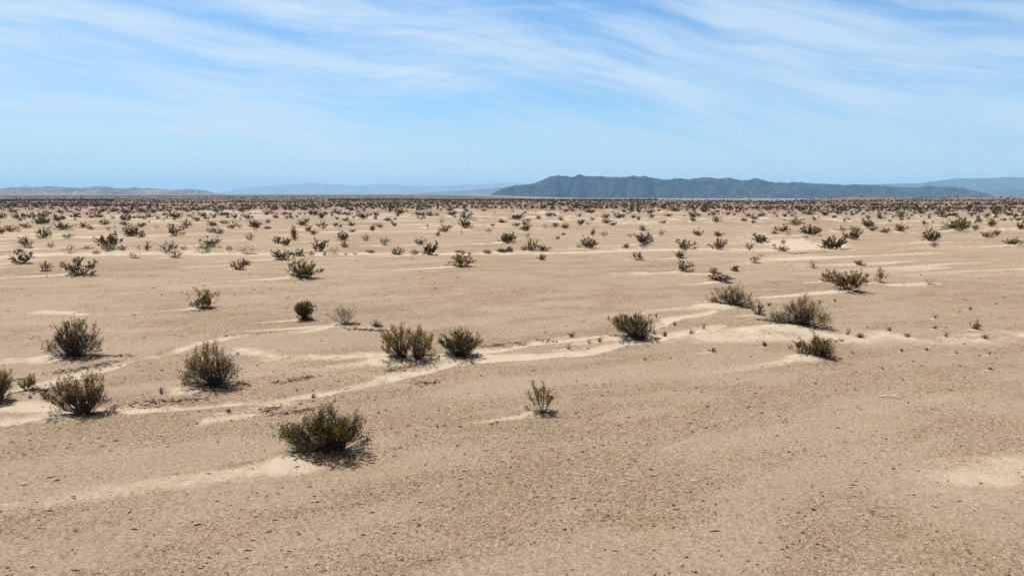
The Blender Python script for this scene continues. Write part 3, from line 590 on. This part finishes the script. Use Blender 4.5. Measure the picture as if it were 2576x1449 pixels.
TUFTS = {   # where the leafy tips of the nearest bushes stand, as steps from the root: (across, up) in fractions of the picture grid
 11: ((842, 1138), .1422, (1330, 1000), '1220,190;1250,270;1080,280;1060,370;1740,430;1760,500;1500,480;1380,500;960,520;850,460;1000,600;640,560;480,560;340,640;350,730;560,690;620,830;720,740;480,750;1660,740;1690,660;1180,620;1150,700;1300,700;1450,640;1100,780;1250,780;1400,760;900,700;920,640;1350,600;1540,600;560,860;820,860'),
 33: ((548, 974), .2667, (2085, 760), '2040,350;1890,410;1960,400;2090,400;2230,440;1780,440;1840,500;1760,540;1720,600;1680,660;1800,650;1880,600;1940,500;2030,470;2120,500;2200,560;2250,500;2260,600;2000,600;2080,560;1930,560;1700,700;1880,680;2150,620'),
 44: ((215, 1044), .2667, (840, 1015), '700,700;590,720;520,760;560,830;640,800;740,780;820,720;880,690;940,650;960,740;1000,780;990,860;870,800;900,850;780,850;680,870;600,900;490,850;1020,840;720,880;840,870;930,900'),
 55: ((188, 900), .2667, (690, 480), '590,190;660,180;730,220;800,165;850,240;890,290;540,250;500,300;470,380;560,330;640,270;720,300;800,300;850,370;620,390;720,390;790,410;530,420;600,320;680,340;760,350;870,410;660,420'),
 66: ((1030, 905), .2964, (1450, 440), '1210,260;1260,240;1320,180;1380,200;1440,190;1500,210;1560,165;1600,230;1660,260;1230,320;1290,300;1360,280;1430,280;1500,290;1570,300;1620,340;1260,390;1330,360;1540,370;1600,400;1420,350;1340,240;1480,250;1540,240'),
 88: ((1614, 855), .2667, (1395, 470), '1040,280;1100,250;1170,220;1240,230;1310,240;1380,250;1440,270;1450,330;1430,390;1080,320;1150,310;1220,300;1290,310;1360,330;1130,350;1230,370;1300,400;1190,340;1380,390;1270,270;1330,280'),
 99: ((2014, 828), .2667, (480, 520), '490,235;450,270;540,260;330,290;280,330;390,320;590,300;620,340;700,380;740,430;250,400;240,450;330,400;420,380;500,350;560,390;640,420;700,470;300,480;130,430;160,480;380,470;600,480;740,480;460,440;540,460'),
 110: ((2066, 903), .2667, (670, 800), '590,590;530,640;620,640;690,650;760,640;380,660;340,720;440,700;500,690;560,700;640,720;720,700;740,760;480,740;590,760;700,770'),
 121: ((1846, 773), .2667, (2250, 1345), '2245,1150;2180,1190;2310,1190;2000,1210;2080,1200;2130,1230;2000,1260;1960,1300;2050,1300;2120,1280;2200,1250;2260,1260;2310,1270;2380,1250;2400,1290;2150,1310;2220,1310;2300,1330;2180,1240;2100,1250;2250,1200'),
}
LEAFK = dict(big='o', dense='d', twin='o', open='o', thin='y', grey='g', d='d', o='o', y='y', b='b', r='r', g='g', s='g', t='o', w='o')
def extents(gs, gl):
    P = np.concatenate(gl.V if gl.V else gs.V)
    return np.percentile(P[:, 0], 98) - np.percentile(P[:, 0], 2), np.percentile(P[:, 2], 99)
def bush_thing(name, label, cat, group, x, y, z, stems_me, foliage_me, scale=(1, 1, 1), rz=0.0):
    e = bpy.data.objects.new(name, None); C.objects.link(e); e.empty_display_size = .3
    e.location = (x, y, z); e.scale = scale; e.rotation_euler = (0, 0, rz)
    e['label'] = label; e['category'] = cat; e['group'] = group
    if stems_me: link('stems', stems_me, e)
    if foliage_me: link('foliage', foliage_me, e)
    return e
GRP = 'creosote bushes scattered over the desert plain'
for (px, py, pw, ph, look, lean, seed, label) in NEAR:
    x, y, tt = ground_at(px, py); W = pw * tt / FN; H = ph * tt / FN * 1.06
    tf, bases = None, (0.0,)
    if seed in TUFTS:
        (bx, by_), sc_, (zx, zy), txt = TUFTS[seed]
        x, y, tt = ground_at(bx, by_)
        tf = [((float(q.split(',')[0]) - zx) * sc_ * tt / FN, (zy - float(q.split(',')[1])) * sc_ * tt / FN) for q in txt.split(';')]
        kf = .80 if seed in (33, 88, 99, 110, 121) else .88
        tf = [(a_ * kf, b_ * (kf if seed in (11, 66) else kf + .06)) for a_, b_ in tf]
        if look == 'twin': bases = (-.13 * W, .15 * W)
    gs, gl = make_bush(seed, W, H, look, lean, 1.0, tf, bases)
    if tf: sc3 = (1, 1, 1)
    else: ew, eh = extents(gs, gl); sc3 = (.9 * W / ew, .9 * W / ew, .95 * H / eh)
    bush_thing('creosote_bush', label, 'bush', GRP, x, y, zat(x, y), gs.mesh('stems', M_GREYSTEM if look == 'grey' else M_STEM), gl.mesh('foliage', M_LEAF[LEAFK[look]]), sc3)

# prototypes for the rows beyond (1.6 x 1.2 m), several of each look
PROTO = {}
for look, n in (('d', 9), ('o', 6), ('y', 2), ('b', 4), ('r', 2), ('g', 4), ('s', 3), ('t', 2), ('w', 1)):
    for i in range(n):
        pw_, ph_ = (1.6, 1.2) if look not in ('b', 't') else ((1.4, .9) if look == 'b' else (1.0, 1.7))
        gs, gl = make_bush(1000 + 37 * i + ord(look), pw_, ph_, look, (rng.uniform(-.22, .12) if look != 'b' else 0)); pw_, ph_ = extents(gs, gl)
        sm_ = gs.mesh('stems', M_GREYSTEM if look in ('g', 's', 'r') else M_STEM); fm_ = gl.mesh('foliage', M_LEAF[LEAFK[look] if look != 'd' else 'ddoddodob'[i % 9]]) if look != 's' else None
        PROTO.setdefault(look, []).append((sm_, fm_, pw_, ph_))

COLS = [(95, 'at the left picture edge'), (300, 'below the pale dune hills'), (470, 'below the middle dune hill'), (600, "below the dune hills' tail"), (760, 'below the empty skyline gap'),
        (900, 'below the first faint range'), (1060, "below the faint range's middle"), (1225, "below the faint foothills"), (1350, "below the mountain's first slope"),
        (1440, "below the mountain's first shoulder"), (1540, 'below the highest mountain peak'), (1680, "below the mountain's notched crest"), (1830, "below the mountain's middle wall"),
        (1960, "below the mountain's last knob"), (2120, "below the mountain's low crest"), (2290, 'below the long low crest'), (2440, 'below the last low hills'), (9999, 'at the right picture edge')]
def bandof(y):
    for lim, tx in ((531, 'in farthest row'), (540, 'in crowded rows'), (553, 'in far rows'), (572, 'in middle rows'), (596, 'among sand streaks'), (622, 'behind shallow wash'), (650, 'on shallow wash'), (685, 'edging bare flat'), (730, 'on bare flat'), (9999, 'beyond upper channel')):
        if y < lim: return tx
KIND = {'d': 'dark olive bush', 'o': 'olive open bush', 'y': 'yellowish olive bush', 'b': 'dry brown bush', 'r': 'reddish dry bush', 'g': 'grey thin bush', 's': 'leafless twiggy bush', 't': 'olive bush', 'w': 'olive bush'}
def form(w, h):
    a = w / h
    return 'tall narrow' if a < .85 else 'upright' if a < 1.2 else 'rounded' if a < 1.6 else 'broad' if a < 2.3 else 'low flat'
items = []
for (px, py, pw, ph, k) in ROWS:
    col = next(tx for lim, tx in COLS if px < lim); size = 'big ' if pw > 38 else 'small ' if pw < 17 else ''
    items.append([(size if form(pw, ph) != 'tall narrow' else '') + form(pw, ph) + ' ' + KIND[k] + ' ' + col + ', ' + bandof(py), px, py, pw, ph, k])
SPECIAL = {(599, 905): 'open olive bush with bare stems, alone on the gravel flat below the dune hills gap', (2136, 735): 'wide loose olive bush with one side branch, between a dark clump and a yellow sprig',
           (2212, 712): 'tall yellowish sprig with few twigs beside a wide loose olive bush', (2342, 718): 'tuft of bare dead twigs at the end of a short pale sand drift', (2081, 709): 'compact dark clump touching a wide loose olive bush',
           (765, 701): 'big lopsided dark bush heading a long pale sand tail, below the faint range', (1157, 672): 'round dark bush with a long white sand tail, alone on the bare flat',
           (203, 693): 'wide very dark bush alone on the bare flat below the pale dune hills', (742, 603): 'tall column-shaped olive bush in the sand streaks',
           (52, 663): 'round dark bush nearest the left picture edge, behind the bare flat'}
by = {}
for it in items:
    for (sx_, sy_), tx in SPECIAL.items():
        if abs(it[1] - sx_) < 7 and abs(it[2] - sy_) < 7: it[0] = tx
    by.setdefault(it[0], []).append(it)
ORD = ['first', 'second', 'third', 'fourth', 'fifth', 'sixth', 'seventh']
for lab, its in by.items():
    if len(its) > 1:
        its.sort(key=lambda q: q[1])
        for i, it in enumerate(its): it[0] = ORD[min(i, 6)] + ' from left: ' + lab
rp = np.random.default_rng(5); cnt = {}
for lab, px, py, pw, ph, k in items:
    x, y, tt = ground_at(px, py); W = pw * tt / FN; H = ph * tt / FN
    ps = PROTO[k]; c_ = cnt.get(k, 0); cnt[k] = c_ + 1
    sm_, fm_, pw_, ph_ = ps[c_ % len(ps)]
    name = 'creosote_bush' if k in 'doytw' else 'dry_shrub'
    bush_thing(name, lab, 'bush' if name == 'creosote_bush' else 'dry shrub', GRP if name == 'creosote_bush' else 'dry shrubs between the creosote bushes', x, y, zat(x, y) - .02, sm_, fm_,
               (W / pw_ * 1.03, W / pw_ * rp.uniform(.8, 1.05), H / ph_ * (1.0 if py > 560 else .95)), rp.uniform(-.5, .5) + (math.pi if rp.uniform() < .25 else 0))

# small dry tufts
TK = {'d': 'dark dry tuft', 's': 'spiky twig tuft', 'b': 'pale brown tuft'}
tl = []
for (px, py, pw, ph, k) in TUFT:
    if px < 600: wh = 'beside the sandy channels below the dune hills'
    elif px < 1200: wh = 'by the bushes in the middle of the wash'
    elif px < 1480: wh = 'between the paired bushes and the leaning bush'
    elif px < 1700: wh = 'around the leaning bush'
    elif px < 1960: wh = 'on the sand between leaning and feathery bushes'
    elif px < 2200: wh = 'just past the feathery bush'
    elif px < 2350: wh = 'on the open gravel past the feathery bush'
    else: wh = 'on the pale swath near the right edge'
    tl.append([('flat ' if pw > 2.2 * ph else 'wider ' if pw > 15 else 'tiny ') + TK[k] + ' ' + wh, px, py, pw, ph, k])
by = {}
for it in tl: by.setdefault(it[0], []).append(it)
for lab, its in by.items():
    if len(its) > 1:
        its.sort(key=lambda q: q[1])
        for i, it in enumerate(its): it[0] = ORD[min(i, 6)] + ' from left: ' + lab
TP = {}
for k in 'dsb':
    for i in range(3):
        g = Geo(); rg = np.random.default_rng(500 + i * 7 + ord(k))
        for q in range(26 if k != 's' else 14):
            ph_ = rg.uniform(0, 2 * math.pi); rad = rg.uniform(.05, .5); top = rg.uniform(.2, 1.0) * (1 - .6 * rad)
            e = np.array([rad * math.cos(ph_), rad * math.sin(ph_), top]); md = e * np.array([.6, .6, .45]) + rg.normal(0, .06, 3)
            g.tube([np.array([rg.normal(0, .05), rg.normal(0, .05), -.1]), md, e], .02, .008)
            if k != 's': 
                Q = md + (e - md) * rg.uniform(0, 1, (5, 1)) + rg.normal(0, .05, (5, 3)); leaves(g, Q, np.array([0, 0, 1.0]), .10, rg.uniform(0, 1, 5))
        TP[k + str(i)] = g.mesh('dry_tuft', {'d': M_STEM, 's': M_STEM, 'b': M_LEAF['b']}[k])
for i, (lab, px, py, pw, ph, k) in enumerate(tl):
    x, y, tt = ground_at(px, py); W = pw * tt / FN; H = ph * tt / FN
    o = link('dry_tuft', TP[k + str(i % 3)], None, label=lab, category='dry tuft', group='small dry tufts near the washes')
    o.location = (x, y, zat(x, y)); o.scale = (W * 1.55, W * 1.3, H * 1.65); o.rotation_euler = (0, 0, rp.uniform(0, 6.28))

# pale driftwood stick on the gravel
g = Geo(); rg = np.random.default_rng(77)
g.tube([(-.42, .05, .02), (-.15, .03, .07), (.12, -.02, .08), (.42, -.05, .04)], .035, .02)
g.tube([(.1, -.02, .08), (.28, .08, .12), (.36, .1, .16)], .018, .008)
x, y, tt = ground_at(2240, 1001)
o = link('driftwood', g.mesh('driftwood', plain_material('bleached_wood', (.42, .34, .26), (.58, .5, .4), 9)), None, label='bleached pale stick of wood lying alone on the gravel', category='driftwood')
o.location = (x, y, zat(x, y)); o.rotation_euler = (0, 0, -.25); o.scale = (.62, .8, .9)

# ------------------------------------------------------------------ stuff: gravel, litter, far scrub
def gravel():
    r_ = np.random.default_rng(21); n = 270000
    dep = np.radians(r_.uniform(5.0, 33.0, n)); rr = CAMH / np.tan(dep); az = np.radians(r_.uniform(-40, 40, n))
    X, Y = rr * np.sin(az), rr * np.cos(az)
    clump = gritmap(X, Y)
    z, sand = terrain(X, Y)
    ok = (r_.uniform(0, 1, n) < sstep(.40, .60, clump) + .08) & (r_.uniform(0, 1, n) > sand * .93)
    X, Y, z, rr = X[ok], Y[ok], z[ok], rr[ok]; n = len(X)
    size = .0055 + .0045 * r_.pareto(3.2, n); size = np.clip(size, .005, .036) * (.75 + rr / 32)
    base = np.array([[1, 0, 0], [0, 1, 0], [-1, 0, 0], [0, -1, 0], [0, 0, .55], [0, 0, -.4]]) * np.array([1.35, .9, 1])
    V = base[None] * size[:, None, None] * r_.uniform(.6, 1.4, (n, 6, 3))
    a = r_.normal(.25, .5, n); ca, sa = np.cos(a), np.sin(a)
    Vx = V[..., 0] * ca[:, None] - V[..., 1] * sa[:, None]; Vy = V[..., 0] * sa[:, None] + V[..., 1] * ca[:, None]
    V = np.stack([Vx + X[:, None], Vy + Y[:, None], V[..., 2] + z[:, None] + size[:, None] * .2], -1)
    T = np.array([[0, 1, 4], [1, 2, 4], [2, 3, 4], [3, 0, 4], [1, 0, 5], [2, 1, 5], [3, 2, 5], [0, 3, 5]])
    F = (T[None] + (np.arange(n) * 6)[:, None, None]).reshape(-1, 3)
    m, t = mat('mixed_gravel')
    at = t.n('ShaderNodeAttribute', attribute_name='tint'); r2 = t.n('ShaderNodeValToRGB'); cr = r2.color_ramp; cr.interpolation = 'LINEAR'
    cr.elements[0].color = rgb(.07, .036, .016); cr.elements[1].color = rgb(.44, .35, .25)
    for p_, c_ in ((.35, (.14, .08, .042)), (.6, (.23, .16, .10)), (.8, (.32, .22, .155))): cr.elements.new(p_).color = rgb(*c_)
    t.t.links.new(at.outputs['Fac'], r2.inputs[0]); b = t.n('ShaderNodeBsdfPrincipled'); b.inputs['Roughness'].default_value = .9
    t.t.links.new(r2.outputs[0], b.inputs['Base Color']); finish(t, b.outputs[0])
    link('gravel', mesh_np('gravel', V.reshape(-1, 3), F, [m], False, {'tint': np.repeat(r_.uniform(0, 1, n), 6)}), None, kind='stuff', label='loose gravel and small stones strewn over the desert floor', category='gravel')
gravel()
def litter():
    r_ = np.random.default_rng(23); g = Geo()
    segs = [((139, 941), (304, 909)), ((236, 897), (330, 894)), ((339, 1016), (555, 1004)), ((700, 964), (790, 945)), ((951, 938), (1050, 921)), ((1209, 874), (1328, 860)), ((1340, 858), (1389, 854)), ((1415, 849), (1580, 848)),
            ((655, 1040), (702, 1018)), ((702, 1044), (790, 1032)), ((20, 960), (110, 952)), ((700, 1180), (800, 1165)), ((30, 982), (130, 985)), ((1050, 966), (1120, 956)), ((880, 825), (980, 832)), ((1900, 805), (1960, 812)), ((1990, 638), (2080, 632)), ((0, 634), (60, 632))]
    for (a, b) in segs:
        p, q = np.array(ground_at(*a)[:2]), np.array(ground_at(*b)[:2]); L = np.linalg.norm(q - p); n = int(80 * L)
        u = r_.uniform(0, 1, n); 
        k = fbm(u * L * 1.3, u * 0 + p[0], 3, 301); u = u[k > .42]; n = len(u)
        XY = p + (q - p) * u[:, None] + r_.normal(0, 1, (n, 2)) * np.array([.20, .13]) * (1 if L < 4 else 1.3)
        z, _ = terrain(XY[:, 0], XY[:, 1])
        an = r_.normal(.2, .7, n); ln = r_.uniform(.03, .13, n)
        d = np.stack([np.cos(an), np.sin(an), r_.normal(0, .2, n)], -1) * ln[:, None]; up = np.stack([-np.sin(an) * .3, np.cos(an) * .3, np.ones(n)], -1) * r_.uniform(.006, .016, n)[:, None]
        c = np.stack([XY[:, 0], XY[:, 1], z + r_.uniform(.0, .03, n)], -1)
        g.quads(np.stack([c - d, c + up, c + d, c - up], 1), r_.uniform(0, 1, n))
    n = 800
    rr = CAMH / np.tan(np.radians(r_.uniform(5.5, 31, n))); az = np.radians(r_.uniform(-39, 39, n)); XY = np.stack([rr * np.sin(az), rr * np.cos(az)], -1)
    ok = fbm(XY[:, 0] / 3.5, XY[:, 1] / 3.5, 3, 311) > r_.uniform(.40, .62, n); XY = XY[ok]; n = len(XY); z, _ = terrain(XY[:, 0], XY[:, 1])
    an = r_.normal(.2, .6, n); ln = np.clip(r_.lognormal(-3.1, .55, n), .015, .12)
    d = np.stack([np.cos(an), np.sin(an), r_.normal(0, .1, n)], -1) * ln[:, None]; up = np.stack([-np.sin(an) * .3, np.cos(an) * .3, np.ones(n)], -1) * (.008 + ln * .10)[:, None]
    c = np.stack([XY[:, 0], XY[:, 1], z + .006], -1)
    g.quads(np.stack([c - d, c + up, c + d, c - up], 1), r_.uniform(0, .6, n))
    for (mx, my, mw, mh, tl_) in MOUNDS:
        rr = math.hypot(mx, my)
        if rr > 75 or mw < .5: continue
        n = int(150 * mw * min(1, 28 / rr))
        th = r_.uniform(0, 6.28, n); q = np.sqrt(r_.uniform(0, 1, n)) * mw * .42
        x, y = mx + q * np.cos(th) * 1.1 + .1 * mw, my + q * np.sin(th) * .8; z, _ = terrain(x, y)
        an = r_.uniform(0, 6.28, n); ln = r_.uniform(.02, .09, n) * (1 + rr / 40) * .8
        d = np.stack([np.cos(an), np.sin(an), r_.normal(0, .2, n)], -1) * ln[:, None]; up = np.stack([-np.sin(an) * .5, np.cos(an) * .5, np.ones(n) * .6], -1) * (ln * .28)[:, None]
        c = np.stack([x, y, z + r_.uniform(.0, .03, n)], -1)
        g.quads(np.stack([c - d, c + up, c + d, c - up], 1), r_.uniform(0, 1, n))
    me = g.mesh('plant_litter', leaf_material('twig_litter', [(.05, .03, .018), (.10, .062, .036), (.19, .125, .075)], 0))
    link('plant_litter', me, None, kind='stuff', label='dark twigs and dead leaves washed up along the sandy channels', category='litter')
litter()
def scrub():
    r_ = np.random.default_rng(29); g = Geo()
    def place(r0, r1, n, nq, sz, hh, a0=-41, a1=41):
        rr = np.sqrt(r_.uniform(r0 ** 2, r1 ** 2, n)); az = np.radians(r_.uniform(a0, a1, n))
        X, Y = rr * np.sin(az), rr * np.cos(az)
        ok = r_.uniform(0, 1, n) < .35 + 1.1 * sstep(.40, .62, fbm(X / 60, Y / 60, 3, 401))
        ok &= ~((rr > 1000) & (np.degrees(np.arctan2(X, Y)) > -8))
        X, Y = X[ok], Y[ok]; n = len(X); z, _ = terrain(X, Y)
        W = r_.uniform(.45, 1.25, n) * sz; H = W * r_.uniform(.55, 1.0, n) * hh
        th = r_.uniform(0, 6.28, (n, nq)); rho = np.sqrt(r_.uniform(0, 1, (n, nq))); hz = r_.uniform(.05, 1, (n, nq)) * (1 - .45 * rho ** 2)
        rho = rho * (.45 + .55 * hz)
        P = np.stack([X[:, None] + W[:, None] * .55 * rho * np.cos(th), Y[:, None] + W[:, None] * .55 * rho * np.sin(th), z[:, None] + H[:, None] * hz], -1).reshape(-1, 3)
        k = len(P); s = np.repeat(W, nq)[:, None] * (1.5 / math.sqrt(nq))
        a = r_.normal(0, 1, (k, 3)) * np.array([.6, .6, 1]); a /= np.linalg.norm(a, axis=1)[:, None]; b = np.cross(a, r_.normal(0, 1, (k, 3))); b /= np.linalg.norm(b, axis=1)[:, None]
        s1 = s * r_.uniform(.3, .65, (k, 1)); s2 = s * r_.uniform(.2, .45, (k, 1))
        g.quads(np.stack([P - a * s1, P + b * s2, P + a * s1 * 1.1, P - b * s2], 1), np.clip(np.repeat(r_.normal(.4, .22, n), nq) + r_.normal(0, .12, k), 0, 1))
    place(170, 300, 800, 40, 1.3, .9)
    place(290, 740, 12500, 14, 1.6, .85)
    place(700, 1500, 4200, 8, 2.2, .8)
    place(1500, 3200, 3200, 5, 4.0, .35)
    place(800, 1000, 2600, 8, 2.3, .9, -15, 12)
    place(900, 1250, 1500, 8, 2.6, .9, -41, -30)
    me = g.mesh('far_scrub', leaf_material('far_scrub_leaves', [(.038, .027, .012), (.078, .056, .024), (.16, .105, .055)], .2))
    link('far_scrub', me, None, kind='stuff', label='distant dark scrub speckling the plain out to the skyline', category='scrub')
scrub()

# ------------------------------------------------------------------ desert haze
def haze():
    x0, x1, y0, y1, z0, z1 = -36000, 36000, -36000, 36000, -70, 480
    V = [(x, y, z) for z in (z0, z1) for y in (y0, y1) for x in (x0, x1)]
    F = [(0, 2, 3, 1), (4, 5, 7, 6), (0, 1, 5, 4), (2, 6, 7, 3), (0, 4, 6, 2), (1, 3, 7, 5)]
    m, t = mat('desert_haze')
    v = t.n('ShaderNodeVolumePrincipled'); v.inputs['Color'].default_value = rgb(.38, .70, 1.0); v.inputs['Density'].default_value = 4.4e-5
    v.inputs['Anisotropy'].default_value = .0
    o = t.n('ShaderNodeOutputMaterial'); t.t.links.new(v.outputs[0], o.inputs['Volume'])
    link('haze', mesh_np('haze', V, F, [m]), None, kind='stuff', label='pale blue desert haze over the whole plain', category='haze')
haze()
